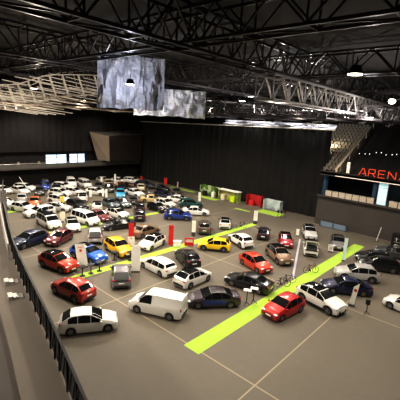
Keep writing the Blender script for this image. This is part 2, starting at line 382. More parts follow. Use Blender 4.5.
CARS = [
    (-18.71, 17.02, -2.717, 'cargo_van', 'white', '', 0.93, 'white panel van at the near edge of the floor, between the seams'),
    (-20.52, 22.91, 1.581, 'hatch', 'white', 'roof', 0.96, 'white hatchback with black roof and black rear glass behind the blue saloon with painted reflections'),
    (-16.65, 21.21, -2.252, 'sedan', 'plum_reflect', 'bluesides', 0.95, 'dark blue saloon, reflections painted brown-black on its top, left of the two white-topped stands'),
    (-11.88, 24.41, -1.713, 'hatch', 'red', '', 0.96, 'bright red hatchback standing on the near end of the green carpet'),
    (-10.36, 27.97, -0.223, 'suv', 'white', 'roof', 0.96, 'white crossover with black glass roof beside the red hatchback on the carpet'),
    (-9.82, 32.31, -2.516, 'sedan', 'darkblue', '', 0.96, 'dark blue saloon right of the white black-roofed crossover, behind the white feather flag'),
    (-10.15, 36.18, -2.584, 'suv', 'silver', 'rails', 0.96, 'silver estate-like crossover with roof rails behind the dark blue saloon'),
    (-9.36, 40.82, -2.699, 'suv', 'black', '', 0.96, 'black crossover right behind the silver one with roof rails'),
    (-10.55, 42.78, -2.713, 'hatch', 'black', '', 0.95, 'black hatchback squeezed between the black crossover and the dark grey estate'),
    (-9.22, 46.85, -2.933, 'estate', 'darkgrey', 'rails', 0.96, 'dark grey estate with silver roof rails at the far end of the right-hand row'),
    (-4.59, 32.59, 2.971, 'hatch', 'white', 'roof', 0.96, 'white car with dark glass cut off by the right edge of the photo'),
    (-18.63, 30.52, -0.294, 'hatch', 'redorange', '', 0.96, 'bright red hatchback right behind the glossy black saloon'),
    (-16.42, 26.09, -2.964, 'sedan', 'black', '', 0.96, 'glossy black saloon just in front of the bright red hatchback'),
    (-18.15, 34.54, -0.592, 'suv', 'bronze', 'roof', 0.96, 'bronze crossover with dark roof and plate in front of the small dark red car'),
    (-20.42, 40.16, -0.977, 'hatch', 'darkred', 'roof', 0.96, 'small dark red car with black roof behind the bronze crossover'),
    (-16.82, 39.90, 2.023, 'hatch', 'white', 'tailgate', 0.96, 'white hatchback with its tailgate lifted wide open in front of the silver car'),
    (-19.84, 45.86, -0.992, 'suv', 'silver', 'roof', 0.96, 'silver crossover with dark roof behind the white car with lifted tailgate'),
    (-23.91, 40.46, 2.091, 'hatch', 'blackpurple', '', 0.96, 'black hatchback seen from behind beside the second green carpet, right of the white banner'),
    (-24.05, 35.34, 2.740, 'suv', 'white', '', 0.92, 'white crossover with dark rear window between the yellow crossover and the black hatchback'),
    (-30.24, 40.07, 2.237, 'hatch', 'white', 'roof', 0.96, 'small white car seen from behind, alone near the green display booth'),
    (-24.95, 31.34, -2.539, 'suv', 'yellow', '', 0.88, 'lemon yellow crossover beside the second green carpet, left of the white crossover'),
    (-30.55, 35.88, 2.294, 'suv', 'greybrown', '', 0.96, 'brown-grey boxy off-roader seen from behind next to the white banner with dark foot'),
    (-37.49, 41.66, 0.765, 'sedan', 'white', '', 0.96, 'low white saloon just in front of the dark green crossover'),
    (-41.58, 44.65, 0.992, 'suv', 'green', '', 0.96, 'dark green crossover below the curtain beside a white banner'),
    (-37.15, 37.23, 0.763, 'suv', 'royal', '', 0.96, 'royal blue crossover standing at the end of the third carpet'),
    (-45.51, 45.62, 0.539, 'sedan', 'white', '', 0.96, 'white car left of the dark green crossover near the curtain'),
    (-44.48, 41.23, 0.193, 'hatch', 'white', '', 0.96, 'white hatchback right beside the black car with white stripes'),
    (-42.99, 38.24, -0.001, 'hatch', 'black', 'stripe', 0.96, 'black hatchback with white stripes left of the royal blue crossover'),
    (-49.84, 45.32, 0.533, 'hatch', 'darkblue', '', 0.96, 'small dark blue hatchback behind the white hatchback near the curtain'),
    (-54.93, 49.48, 0.295, 'suv', 'black', 'wroof', 0.96, 'black crossover with white roof near the curtain'),
    (-54.04, 46.22, -0.644, 'suv', 'greybrown', '', 0.96, 'brown-grey crossover left of the black one with white roof'),
    (-51.12, 50.43, 2.347, 'hatch', 'darkgrey', '', 0.96, 'dark grey hatchback right of the black crossover with white roof'),
    (-60.35, 49.48, 0.509, 'suv', 'navy', '', 0.96, 'dark navy crossover in the far row by the curtain corner'),
    (-48.39, 41.71, 0.770, 'sedan', 'gold', '', 0.96, 'pale gold saloon behind the black car with white stripes'),
    (-54.96, 39.37, -0.592, 'suv', 'cyan', '', 0.96, 'bright sky blue crossover facing the camera in the back rows'),
    (-49.36, 33.46, -0.147, 'hatch', 'slate', '', 0.96, 'dark slate hatchback below the sky blue crossover, left of its twin'),
    (-48.65, 35.34, -0.165, 'hatch', 'grey', '', 0.96, 'dark grey hatchback below the sky blue crossover, right of the slate one'),
    (-43.48, 30.67, 0.166, 'hatch', 'white', 'roof', 0.96, 'white coupe-like hatchback with black roof above the black crossover'),
    (-38.61, 27.41, -1.851, 'sedan', 'black', '', 0.96, 'black saloon in front of the white black-roofed hatchback, behind the yellow crossover'),
    (-43.97, 27.72, 0.036, 'sedan', 'maroon', '', 0.96, 'maroon saloon between the third carpet and the white hatchback'),
    (-49.15, 30.73, 2.588, 'hatch', 'white', 'roof', 0.96, 'white hatchback with black rear glass behind the maroon saloon'),
    (-51.35, 28.44, 0.096, 'suv', 'black', '', 0.96, 'black crossover behind the white people carrier by the third carpet'),
    (-56.14, 32.18, 2.619, 'hatch', 'white', 'roof', 0.96, 'small white hatchback seen from behind, behind the black crossover'),
    (-59.19, 36.78, 0.541, 'hatch', 'white', '', 0.96, 'white hatchback beside the pair of thin white banners'),
    (-66.83, 38.86, -0.166, 'minibus', 'palegrey', '', 0.96, 'pale grey people carrier in the far rows'),
    (-63.75, 40.28, -0.601, 'hatch', 'darkgrey', '', 0.96, 'dark grey hatchback right of the pale grey people carrier'),
    (-69.26, 45.13, 0.135, 'hatch', 'silver', '', 0.96, 'silver hatchback in the last row below the corner box'),
    (-65.08, 43.50, -0.541, 'suv', 'sand', '', 0.96, 'sand beige crossover by the thin white pole banners in the last rows'),
    (-61.16, 33.44, 0.466, 'hatch', 'white', '', 0.96, 'white hatchback between the white box van and the small white hatchback'),
    (-69.30, 37.14, -0.366, 'cargo_van', 'white', '', 0.96, 'tall white van with dark window in the last row'),
    (-67.24, 34.33, 0.529, 'estate', 'white', '', 0.96, 'white estate just right of the tall white van'),
    (-56.03, 27.98, 0.399, 'suv', 'white', '', 0.96, 'white crossover beside the yellow banner in the left rows'),
    (-61.12, 30.57, 0.549, 'suv', 'white', '', 0.96, 'white crossover one row behind the one at the yellow banner'),
    (-65.07, 31.89, -0.410, 'hatch', 'black', '', 0.96, 'black hatchback beside the blue and white minibus'),
    (-64.62, 28.41, -0.447, 'hatch', 'darkgrey', '', 0.96, 'dark grey hatchback just in front of the blue and white minibus'),
    (-50.60, 22.11, -1.520, 'estate', 'white', '', 0.96, 'white estate with dark side glass behind the black-roofed people carrier'),
    (-51.83, 25.43, 0.577, 'sedan', 'silver', '', 0.96, 'silver saloon right of the white estate with dark side glass'),
    (-44.83, 20.72, -0.029, 'minibus', 'white', 'roof', 0.96, 'white people carrier with black roof beside the lime counter'),
    (-43.35, 25.23, 0.136, 'minibus', 'white', '', 0.96, 'big white people carrier standing by the third carpet'),
    (-41.93, 22.53, -0.363, 'hatch', 'white', 'roof', 0.96, 'small white hatchback with dark grille between the two white people carriers'),
    (-39.31, 15.88, -1.292, 'suv', 'navy', '', 0.96, 'dark navy crossover nearest the left railing'),
    (-38.13, 18.80, -1.040, 'hatch', 'maroon', '', 0.96, 'dark maroon hatchback right of the navy crossover'),
    (-31.31, 15.33, 0.213, 'suv', 'redorange', 'roof', 0.96, 'orange-red crossover with black roof at the left, behind the rust red hatchback'),
    (-25.39, 13.61, -2.984, 'suv', 'rust', '', 0.92, 'rust red hatchback with dark rear window near the left railing'),
    (-31.42, 18.62, 0.168, 'suv', 'blue', 'roof', 0.96, 'bright blue crossover with dark roof behind the slanted white sign'),
    (-20.30, 12.03, 1.029, 'hatch', 'white', '', 0.96, 'white hatchback cut off by the lower edge of the photo at the left'),
    (-25.11, 18.16, 2.541, 'suv', 'midgrey', 'tailgate2', 0.95, 'mid grey crossover seen from behind beside the tall blank white banner'),
    (-31.15, 22.15, -0.121, 'suv', 'amber', '', 0.96, 'amber yellow crossover with black tables by its nose'),
    (-36.40, 22.47, 2.588, 'suv', 'silver', 'tailgate2', 0.96, 'silver crossover with a big dark rear window between the carpets'),
    (-34.19, 28.38, 1.699, 'sedan', 'bronze', '', 0.96, 'long bronze saloon behind the white coupe with dark glass'),
    (-30.27, 26.31, -1.317, 'hatch', 'white', 'roof', 0.96, 'white coupe with dark roof glass between the red banners'),
    (-24.64, 22.23, 3.092, 'estate', 'white', '', 0.95, 'white estate with dark rear window, front to the left, beside the second carpet'),
    (-24.17, 25.94, 2.708, 'suv', 'black', '', 0.92, 'black crossover with dark rear window between white estate and yellow crossover'),
    (-49.53, 38.31, 2.498, 'hatch', 'darkgrey', '', 0.96, 'dark grey hatchback, rearmost of three dark cars in file near the third carpet'),
    (-44.77, 35.88, 2.499, 'hatch', 'black', '', 0.96, 'black hatchback, middle one of three dark cars in file near the third carpet'),
    (-40.77, 32.70, 2.497, 'hatch', 'blackpurple', '', 0.96, 'purple-black hatchback, frontmost of three dark cars in file near the third carpet'),
    (-67.40, 48.02, 0.503, 'hatch', 'white', '', 0.96, 'white hatchback beside the white pole banner in the last rows'),
    (-66.27, 50.86, 0.501, 'estate', 'white', '', 0.96, 'white estate in the last rows left of the navy crossover'),
    (-54.65, 42.50, 0.048, 'sedan', 'white', '', 0.96, 'white saloon in front of the black hatchback, right of the sky blue crossover'),
    (-60.74, 40.78, -0.558, 'suv', 'black', '', 0.96, 'black crossover left of the sky blue one'),
    (-59.65, 43.93, 0.520, 'hatch', 'black', '', 0.96, 'black hatchback behind the white saloon right of the sky blue crossover'),
    (-61.89, 45.37, 0.520, 'hatch', 'brown', '', 0.96, 'copper brown hatchback just behind the sky blue crossover'),
    (-58.04, 46.86, 2.420, 'suv', 'sand', '', 0.96, 'sand beige crossover below the dark navy crossover'),
    (-68.69, 23.44, 0.263, 'hatch', 'white', '', 0.96, 'white hatchback, leftmost of the last row, near the dark railing'),
    (-67.12, 25.89, 0.169, 'sedan', 'white', '', 0.96, 'long white saloon in the left corner under a lifted barrier pole'),
    (-69.30, 27.76, 0.535, 'estate', 'white', '', 0.96, 'white estate at the very back left, behind the long white saloon'),
    (-60.59, 23.65, 2.739, 'suv', 'silver', '', 0.96, 'silver crossover seen from behind, left of the orange hatchback'),
    (-56.82, 24.12, -0.466, 'hatch', 'orange', '', 0.96, 'copper orange hatchback facing the camera in the left rows'),
    (-68.67, 31.19, -0.373, 'minibus', 'deepblue', 'wroof', 0.96, 'blue minibus with white upper half in the last row'),
    (-58.51, 20.21, 0.319, 'hatch', 'white', '', 0.96, 'white hatchback partly behind the dark railing at far left'),
    (-54.45, 21.32, 0.434, 'hatch', 'white', '', 0.96, 'white hatchback at the end of the fourth carpet'),
    (-15.46, 44.91, -1.117, 'hatch', 'midgrey', 'roof', 0.96, 'mid grey hatchback with dark roof beside the pale pole banner on the carpet'),
]

PROTO = {}
for (x, y, a, kind, colour, opts, sc, label) in CARS:
    k = (kind, colour, opts)
    if k not in PROTO: o = PROTO[k] = make_car(kind, colour, opts)
    else: o = copy_tree(PROTO[k])
    o.location = (x, y, .006); o.rotation_euler = (0, 0, a); o.scale = (sc, sc, sc)
    tag(o, label, 'van' if kind in ('cargo_van', 'minibus') else 'car', 'cars of the motor show')

# ------------------------------------------------------------------ carpets and floor things
def strip(x0, x1, y0, y1, label, name='carpet_runner', cat='carpet', group='lime green carpet runners', m=CARPET, z=.012):
    o = MB().poly([(x0, y0, .004), (x1, y0, .004), (x1, y1, .004), (x0, y1, .004)]).build(name, m); tag(o, label, cat, group); return o
strip(-14.35, -13.0, 15.5, 47.9, 'lime green carpet runner nearest the camera, with the red hatchback on it')
strip(-28.75, -27.75, 15.0, 45.0, 'second lime green carpet runner, ending at the white banner with dark foot')
strip(-42.35, -41.5, 19.5, 38.0, 'third lime green carpet runner, ending at the royal blue crossover')
strip(-55.3, -54.4, 18.5, 24.0, 'fourth lime green carpet runner, short, at far left near the railing')
strip(-53.0, -52.2, 31.5, 36.5, 'short lime green carpet runner among the back left rows')
strip(-58.0, -50.6, 54.9, 55.9, 'lime green carpet piece at the curtain, behind the dark green crossover', 'carpet_piece')
strip(-47.6, -42.6, 52.6, 54.2, 'lime green carpet in front of the green display booth', 'carpet_piece')
strip(-36.4, -33.2, 50.6, 51.3, 'thin lime green carpet lying on open floor behind the white banner', 'carpet_piece')
strip(-33.0, -28.4, 52.0, 54.6, 'lime green carpet in front of the pale display boards', 'carpet_piece')
cb = MB(); cb.bar((-20.1, 43.7, .02), (-14.6, 31.2, .02), .22, .04)
tag(cb.build('cable_cover', mat('pale_cable_cover', (.45, .43, .52), .5)), 'long pale cable cover lying across the floor beside the bronze crossover', 'cable')

def face_cam(x, y): return math.atan2(-y, -x) + PI / 2     # panels look towards the tribune

def banner(x, y, h, w, col, extra, label):
    M = {'white': WHITE, 'red': REDB, 'pink': PINKB, 'yellow': YELLOWB, 'cream': CREAM, 'paleblue': PALEB, 'redwhite': REDB}[col]
    o = empty('banner', (x, y, .006), face_cam(x, y)); tilt = .0
    MB().box((0, 0, .04), (w * .95, .26, .08)).build('base', BLACKM if col != 'red' else REDB, o)
    MB().tube((0, .05, .06), (0, .05, h - .02), .018, 6).build('pole', ALU, o)
    if col == 'redwhite':
        MB().box((0, 0, h * .72), (w, .03, h * .56)).build('panel', REDB, o)
        MB().box((0, -.002, h * .25), (w * 1.25, .03, h * .38)).build('lower_panel', WHITE, o)
        MB().box((0, -.022, h * .36), (w * .22, .012, .16)).build('emblem', REDB, o)
    elif extra == 'foot':
        MB().box((0, 0, h * .62), (w, .03, h * .76)).build('panel', M, o)
        MB().box((0, 0, h * .15), (w, .05, h * .18)).build('foot_panel', DARKB, o)
        for k in range(4): MB().box((0, -.03, h * (.84 - .09 * k)), (w * (.5 - .06 * (k % 2)), .012, .035)).build('text_line', mat('faint_print', (.55, .52, .47), .6), o)
    else:
        lean = -.28 if extra == 'mark' else 0
        P = [(-w / 2 + lean * 0, -.015, .10), (w / 2, -.015, .10), (w / 2, .015, .10), (-w / 2, .015, .10)]
        Q = [(q[0] + lean, q[1], h) for q in P]
        MB().hexa(P + Q).build('panel', M, o)
        if extra == 'mark':
            e = MB(); e.tube((lean * .75, -.03, h * .72), (lean * .75, -.018, h * .72), .13, 16).build('emblem', REDB, o)
            MB().box((lean * .8, -.022, h * .86), (w * .5, .01, .04)).build('text_line', REDB, o)
        if extra == 'lines':
            for k in range(4): MB().box((0, -.022, h * (.85 - .18 * k)), (w * .7, .01, .05)).build('text_line', DARKB, o)
    tag(o, label, 'banner', 'banners and signs between the cars'); return o

def flag(x, y, h, w, label):
    o = empty('feather_flag', (x, y, .006), face_cam(x, y))
    MB().box((0, 0, .03), (.5, .5, .06)).build('base', BLACKM, o)
    MB().tube((.02, .03, .05), (.26, .03, h * 1.04), .02, 6).build('pole', ALU, o)
    m = MB(); m.hexa([(-w * .32, -.012, .12), (w * .30, -.012, .12), (w * .30, .012, .12), (-w * .32, .012, .12), (-w * .08, -.012, h * .86), (w * .62, -.012, h * 1.05), (w * .62, .012, h * 1.05), (-w * .08, .012, h * .86)]).build('cloth', WHITE, o)
    MB().tube((.12, -.03, h * .72), (.12, -.014, h * .72), .13, 14).build('emblem', REDB, o)
    tag(o, label, 'flag')

def pole(x, y, h, label):
    o = empty('pole', (x, y, .006), face_cam(x, y))
    MB().tube((0, 0, .0), (.35, 0, h), .05, 8).build('shaft', WHITE, o); MB().tube((0, 0, 0), (0, 0, .05), .22, 14).build('base', BLACKM, o)
    tag(o, label, 'pole')

def post(x, y, h, col, label):
    o = empty('stand', (x, y, .006), face_cam(x, y))
    if col == 'mast':
        o.name = 'barrier_pole'
        MB().box((0, 0, .45), (.25, .25, .9)).build('base', BLACKM, o); MB().bar((0, 0, .8), (-1.2, 0, h + .35), .15, .10).build('arm', WHITE, o)
        tag(o, label, 'barrier'); return
    for k in range(3):
        a = 2 * PI * k / 3; MB().tube((0, 0, .25), (math.cos(a) * .32, math.sin(a) * .32, .015), .022, 6).build('leg', BLACKM, o)
    MB().tube((0, 0, .2), (0, 0, h - .05), .035, 8).build('pole', BLACKM, o)
    if col == 'whitetop': MB().box((0, 0, h - .02), (.62, .45, .05)).build('top', WHITE, o)
    else: MB().box((0, 0, h - .15), (.34, .10, .42)).build('display', BLACKM, o)
    tag(o, label, 'stand', 'black stands among the cars')

def table(x, y, h, label):
    o = empty('bar_table', (x, y, .006), face_cam(x, y))
    MB().tube((0, 0, h - .04), (0, 0, h), .34, 20).build('table_top', BLACKM, o)
    MB().tube((0, 0, .03), (0, 0, h - .04), .045, 10).build('leg', BLACKM, o); MB().tube((0, 0, 0), (0, 0, .03), .26, 20).build('base', BLACKM, o)
    tag(o, label, 'table', 'black bar tables')

REDD = mat('dark_red_frame', (.16, .02, .02), .4)
def bike(x, y, col, label):
    o = empty('bicycle', (x, y, .006), face_cam(x, y) + .5); m = BLACKM if col == 'dark' else REDD
    for cx in (-.52, .52):
        w = MB(); n = 20
        rows = [[(cx + (.33 + .022 * math.cos(b)) * math.cos(a), .022 * math.sin(b), .352 + (.33 + .022 * math.cos(b)) * math.sin(a)) for b in [2 * PI * j / 6 for j in range(7)]] for a in [2 * PI * i / n for i in range(n + 1)]]
        w.grid(rows).build('wheel', TYRE, o, True)
    f = MB()
    for p, q in (((-.52, 0, .35), (-.12, 0, .30)), ((-.12, 0, .30), (-.25, 0, .85)), ((-.25, 0, .80), (.38, 0, .82)), ((-.12, 0, .30), (.38, 0, .78)), ((-.52, 0, .35), (-.23, 0, .78)), ((.52, 0, .35), (.36, 0, .95))): f.tube(p, q, .025, 6)
    f.build('frame', m, o)
    MB().ball((-.26, 0, .88), (.14, .08, .04)).build('saddle', BLACKM, o); MB().tube((.36, -.28, .97), (.36, .28, .97), .018, 6).build('handlebar', BLACKM, o)
    MB().tube((-.12, -.12, .30), (-.12, .12, .30), .09, 10).build('crank', BLACKM, o); MB().bar((-.1, .05, .3), (-.16, .30, .0), .02).build('kickstand', BLACKM, o)
    tag(o, label, 'bicycle', 'display bicycles')

def counter(x, y, h, w, label):
    o = empty('counter', (x, y, .006), face_cam(x, y))
    MB().hexa([(-w * .32, -.22, .02), (w * .32, -.22, .02), (w * .32, .22, .02), (-w * .32, .22, .02), (-w * .5, -.28, h - .05), (w * .5, -.28, h - .05), (w * .5, .28, h - .05), (-w * .5, .28, h - .05)]).build('cabinet', LIMEB, o)
    MB().box((0, 0, h - .02), (w * 1.08, .62, .05)).build('top', LIMEB, o); MB().box((0, 0, .02), (w * .6, .4, .04)).build('plinth', BLACKM, o)
    tag(o, label, 'counter')

def framebox(x, y, h, w, label):
    o = empty('framed_board', (x, y, .006), face_cam(x, y)); m = MB()
    for sx in (-1, 1): m.box((sx * w * .62, 0, h / 2), (.12, .12, h))
    m.box((0, 0, h - .06), (w * 1.25, .12, .12)); m.box((0, 0, h * .42), (w * 1.25, .12, .10)); m.build('frame', REDB, o)
    MB().box((0, .02, h * .68), (w * 1.1, .03, h * .42)).build('panel', CREAM, o)
    MB().box((0, 0, h * .2), (w * 1.1, .04, h * .34)).build('lower_panel', REDB, o); tag(o, label, 'sign')

def lowbox(x, y, h, w, label):
    o = empty('cabinet', (x, y, .006), face_cam(x, y))
    MB().box((0, 0, h / 2), (w, .5, h - .08)).build('carcass', CREAM, o); MB().box((0, 0, h - .02), (w + .06, .56, .04)).build('top', WHITE, o)
    for sx in (-1, 1): MB().box((sx * w * .25, -.26, h / 2), (w * .44, .02, h * .8)).build('door', WHITE, o)
    MB().box((0, 0, .02), (w * .9, .44, .04)).build('plinth', BLACKM, o); tag(o, label, 'cabinet')

PROPS = [
    ('banner', -25.75, 20.33, 2.75, 0.85, 'white', 'none', 'tall blank white roll-up banner beside the mid grey crossover'),
    ('banner', -31.67, 24.27, 2.9, 0.62, 'redwhite', 'none', 'narrow banner, red on top and white below, by the amber crossover'),
    ('banner', -29.37, 28.42, 2.45, 0.6, 'red', 'none', 'tall red banner right of the white coupe with dark roof glass'),
    ('banner', -30.00, 17.17, 2.4, 0.95, 'white', 'mark', 'slanted white sign with red emblem in front of the bright blue crossover'),
    ('banner', -30.03, 33.13, 2.1, 0.5, 'white', 'foot', 'white banner with dark foot beside the brown-grey off-roader'),
    ('banner', -28.21, 45.00, 2.1, 0.6, 'white', 'foot', 'white banner with dark foot at the far end of the second carpet'),
    ('banner', -43.49, 49.13, 1.9, 0.5, 'white', 'none', 'white banner just right of the dark green crossover'),
    ('banner', -56.60, 36.65, 1.6, 0.42, 'white', 'none', 'left one of the pair of thin white banners in the back rows'),
    ('banner', -55.54, 36.67, 1.6, 0.42, 'white', 'none', 'right one of the pair of thin white banners in the back rows'),
    ('banner', -66.87, 42.91, 1.9, 0.45, 'white', 'none', 'white pole banner beside the sand beige crossover in the last rows'),
    ('banner', -66.89, 46.43, 2.3, 0.4, 'white', 'none', 'thin white pole banner left of the white hatchback in the last rows'),
    ('banner', -57.05, 34.32, 1.5, 0.5, 'white', 'none', 'small white banner beside the small white hatchback seen from behind'),
    ('banner', -60.84, 56.34, 1.6, 0.75, 'red', 'none', 'red banner standing against the foot of the black curtain'),
    ('banner', -67.96, 54.88, 1.1, 0.5, 'red', 'none', 'small red banner in the corner between curtain and balcony wall'),
    ('banner', -56.11, 55.68, 1.4, 0.3, 'pink', 'none', 'thin pinkish banner at the foot of the black curtain'),
    ('banner', -53.95, 27.30, 1.7, 0.6, 'yellow', 'none', 'yellow banner standing in front of the white crossover in the left rows'),
    ('banner', -45.56, 23.05, 1.5, 0.7, 'cream', 'none', 'cream panel standing beside the black-roofed people carrier'),
    ('banner', -21.04, 44.75, 1.0, 0.4, 'white', 'none', 'small white sign board near the dark red car'),
    ('banner', -15.22, 42.05, 0.95, 0.6, 'white', 'lines', 'white sign board with grey lines left of the mid grey hatchback'),
    ('banner', -12.94, 40.26, 2.75, 0.36, 'paleblue', 'none', 'pale blue-white pole banner on the right-hand green carpet'),
    ('flag', -8.42, 30.02, 2.0, 0.62, 'white', 'mark', 'white feather flag with slanted top in front of the dark blue saloon'),
    ('pole', -12.68, 51.66, 2.1, 0, 'white', '', 'thin white pole leaning to the right by the far right wall'),
    ('frame', -27.67, 29.86, 1.0, 0.8, 'red', '', 'red framed board standing at the edge of the second carpet'),
    ('counter', -47.72, 21.00, 1.15, 0.8, 'lime', '', 'lime yellow counter at the nose of the white people carrier'),
    ('box', -28.45, 28.59, 0.7, 0.9, 'cream', '', 'low cream cabinet beside the tall red banner'),
    ('post', -14.64, 23.18, 1.35, 0, 'whitetop', '', 'left white-topped black stand beside the near end of the carpet'),
    ('post', -14.44, 23.90, 1.35, 0, 'whitetop', '', 'right white-topped black stand beside the near end of the carpet'),
    ('table', -28.18, 16.06, 0.95, 0, 'black', '', 'leftmost of three black tables on the second carpet'),
    ('table', -28.17, 16.94, 0.95, 0, 'black', '', 'middle one of three black tables on the second carpet'),
    ('table', -28.16, 17.85, 0.95, 0, 'black', '', 'rightmost of three black tables on the second carpet'),
    ('table', -29.55, 20.51, 0.95, 0, 'black', '', 'black bar table at the nose of the amber yellow crossover'),
    ('table', -28.48, 21.72, 0.95, 0, 'black', '', 'black bar table beside the red and white banner'),
    ('table', -33.91, 22.61, 0.95, 0, 'black', '', 'black bar table right of the silver crossover between the carpets'),
    ('bike', -14.33, 28.57, 0, 0, 'dark', '', 'dark bicycle parked left of the long floor cable'),
    ('bike', -14.35, 29.68, 0, 0, 'dark', '', 'dark bicycle nearest the long floor cable'),
    ('bike', -13.97, 33.88, 0, 0, 'reddark', '', 'reddish dark bicycle in front of the white car with lifted tailgate'),
    ('bike', -28.23, 41.49, 0, 0, 'dark', '', 'dark bicycle between the small white car and the white banner'),
    ('post', -7.05, 29.47, 1.2, 0, 'black', '', 'black stand at the lower edge, right of the white feather flag'),
    ('post', -48.34, 53.59, 1.3, 0, 'black', '', 'black stand at the left end of the green display booth'),
    ('post', -27.95, 51.30, 1.3, 0, 'black', '', 'left black stand in front of the pale display boards'),
    ('post', -27.42, 51.52, 1.3, 0, 'black', '', 'middle black stand in front of the pale display boards'),
    ('post', -27.22, 52.33, 1.3, 0, 'black', '', 'right black stand in front of the pale display boards'),
    ('post', -67.38, 27.26, 2.6, 0, 'mast', '', 'leaning white barrier pole above the long white saloon'),
]

for (k, x, y, h, w, col, extra, label) in PROPS:
    if k == 'banner': banner(x, y, h, w, col, extra, label)
    elif k == 'flag': flag(x, y, h, w, label)
    elif k == 'pole': pole(x, y, h, label)
    elif k == 'post': post(x, y, h, col, label)
    elif k == 'table': table(x, y, h, label)
    elif k == 'bike': bike(x, y, col, label)
    elif k == 'counter': counter(x, y, h, w, label)
    elif k == 'frame': framebox(x, y, h, w, label)
    elif k == 'box': lowbox(x, y, h, w, label)

# ------------------------------------------------------------------ display booths along the curtain
def booth(x0, x1, y, h, wallm, label, canopy=None, boxes=()):
    o = empty('display_booth', ((x0 + x1) / 2, y, 0)); w = x1 - x0
    MB().box((0, 0, h / 2), (w, .12, h)).build('back_panel', wallm, o)
    for sx in (-1, 1): MB().box((sx * (w / 2 - .05), -.55, h * .5), (.10, 1.1, h)).build('side_panel', wallm, o)
    if canopy: MB().box((0, -.5, h + .06), (w + .2, 1.4, .12)).build('canopy', canopy, o)
    for (bx, bw, bh, m, nm) in boxes: MB().box((bx, -.75, bh / 2), (bw, .5, bh)).build(nm, m, o)
    tag(o, label, 'booth', 'display booths along the curtain'); return o
booth(-48.3, -43.9, 55.6, 2.1, BOOTHG, 'green patterned display booth nearest the dark green crossover', None, [(-1.0, .7, 1.0, BLACKM, 'counter'), (1.2, .6, 1.1, WHITE, 'counter')])
booth(-43.3, -38.6, 55.6, 2.0, BOOTHL, 'lime and cream display booth with a pale flat canopy', WHITE, [(-1.4, .8, 1.1, CREAM, 'counter'), (1.0, 1.0, 1.0, LIMEB, 'counter')])
booth(-37.0, -33.7, 56.2, 2.0, BOOTHR, 'bright red display booth in front of the black curtain', None, [(-.6, .9, 1.0, REDB, 'counter')])
booth(-33.0, -29.6, 55.8, 1.9, BOOTHB, 'pale blue-grey display boards right of the red booth', None, [])

# ------------------------------------------------------------------ setting
struct(MB().box((-25, 28, -.15), (130, 130, .3)).build('floor', FLOORM))
struct(MB().box((-25, 28, 22.4), (130, 130, .4)).build('ceiling', ROOFM))
struct(MB().box((-74.2, 28, 11), (.4, 130, 22.4)).build('wall_left', DRAPE2))
struct(MB().box((-25, 80, 11), (130, .4, 22.4)).build('wall_back', DRAPE2))
struct(MB().box((34, 28, 11), (.4, 130, 22.4)).build('wall_right', CONCD))
struct(MB().box((-25, -32, 11), (130, .4, 22.4)).build('wall_front', CONCD))

def wavy(p, q, z0, z1, amp, per, name, m, nz=2, top=None):
    p, q = Vector(p), Vector(q); d = q - p; L = d.length; d.normalize(); nrm = Vector((-d.y, d.x, 0)); n = int(L / per * 6); rows = []
    for j in range(nz + 1):
        r = []
        for i in range(n + 1):
            t = i / n * L; a = amp * math.sin(2 * PI * t / per) + amp * .5 * math.sin(t * 1.7 + 1)
            zt = z1 if top is None else z1 + (top - z1) * i / n
            c = p + d * t + nrm * a; r.append((c.x, c.y, z0 + (zt - z0) * j / nz))
        rows.append(r)
    return MB().grid(rows).build(name, m, None, True)
cu = wavy((-71.6, 57.3, 0), (-23.2, 57.3, 0), .02, 14.0, .14, 1.5, 'stage_curtain', DRAPE, 2, 14.6)
tag(cu, 'huge black pleated curtain hanging across the hall behind the booths', 'curtain')
cr = MB(); cr.tube((-72, 57.3, 14.15), (-22.8, 57.3, 14.75), .10, 8)
tag(cr.build('curtain_rail', STEEL), 'long pale rail along the top of the black curtain', 'rail')

# left wall: hung cloth, balcony with parapet, windows
cl = wavy((-73.4, -10, 0), (-73.4, 57, 0), 6.9, 14.6, .10, 1.4, 'wall_cloth', DRAPE2)
tag(cl, 'black cloth hung on the far left wall above the balcony', 'curtain')
b = MB(); b.box((-73.0, 20, 3.7), (2.0, 76, .3)); struct(b.build('trim_1', CONCD))
b = MB(); b.box((-72.05, 20, 4.2), (.12, 76, .75)); struct(b.build('trim_2', PARAPET))
b = MB(); b.tube((-72.05, -18, 4.75), (-72.05, 56.5, 4.75), .04, 6)
for k in range(38): b.tube((-72.05, -18 + k * 2, 4.55), (-72.05, -18 + k * 2, 4.75), .03, 6)
struct(b.build('trim_3', ALU))
def window(name, y0, y1, z0, z1, mull):
    o = MB().box((-73.90, (y0 + y1) / 2, (z0 + z1) / 2), (.06, y1 - y0, z1 - z0)).build(name, WIN); struct(o)
    f = MB()
    for y in (y0, y1) + tuple(mull): f.box((-73.82, y, (z0 + z1) / 2), (.10, .14, z1 - z0 + .14))
    for z in (z0, z1, z1 - .55): f.box((-73.82, (y0 + y1) / 2, z), (.10, y1 - y0, .10))
    f.build('window_frame', BLACKM, o); return o
window('window_1', 33.9, 38.6, 4.2, 6.25, (36.4,))
window('window_2', 39.2, 43.0, 4.2, 6.3, (41.2,))
# seats and rail things on the balcony
for k in range(16):
    y = 12 + k * 1.35
    o = empty('balcony_chair', (-73.0, y, 3.86), PI / 2 * 0)
    MB().box((0, 0, .45), (.45, .45, .06)).build('seat', BOXBR, o); MB().box((-.22, 0, .80), (.06, .45, .70)).build('backrest', BEIGE if k % 3 == 0 else BOXBR, o)
    for a in (-1, 1):
        for c in (-1, 1): MB().box((a * .18, c * .18, .21), (.04, .04, .43)).build('leg', BLACKM, o)
    tag(o, 'brown chair in the dim row behind the left balcony parapet', 'chair', 'chairs on the left balcony')

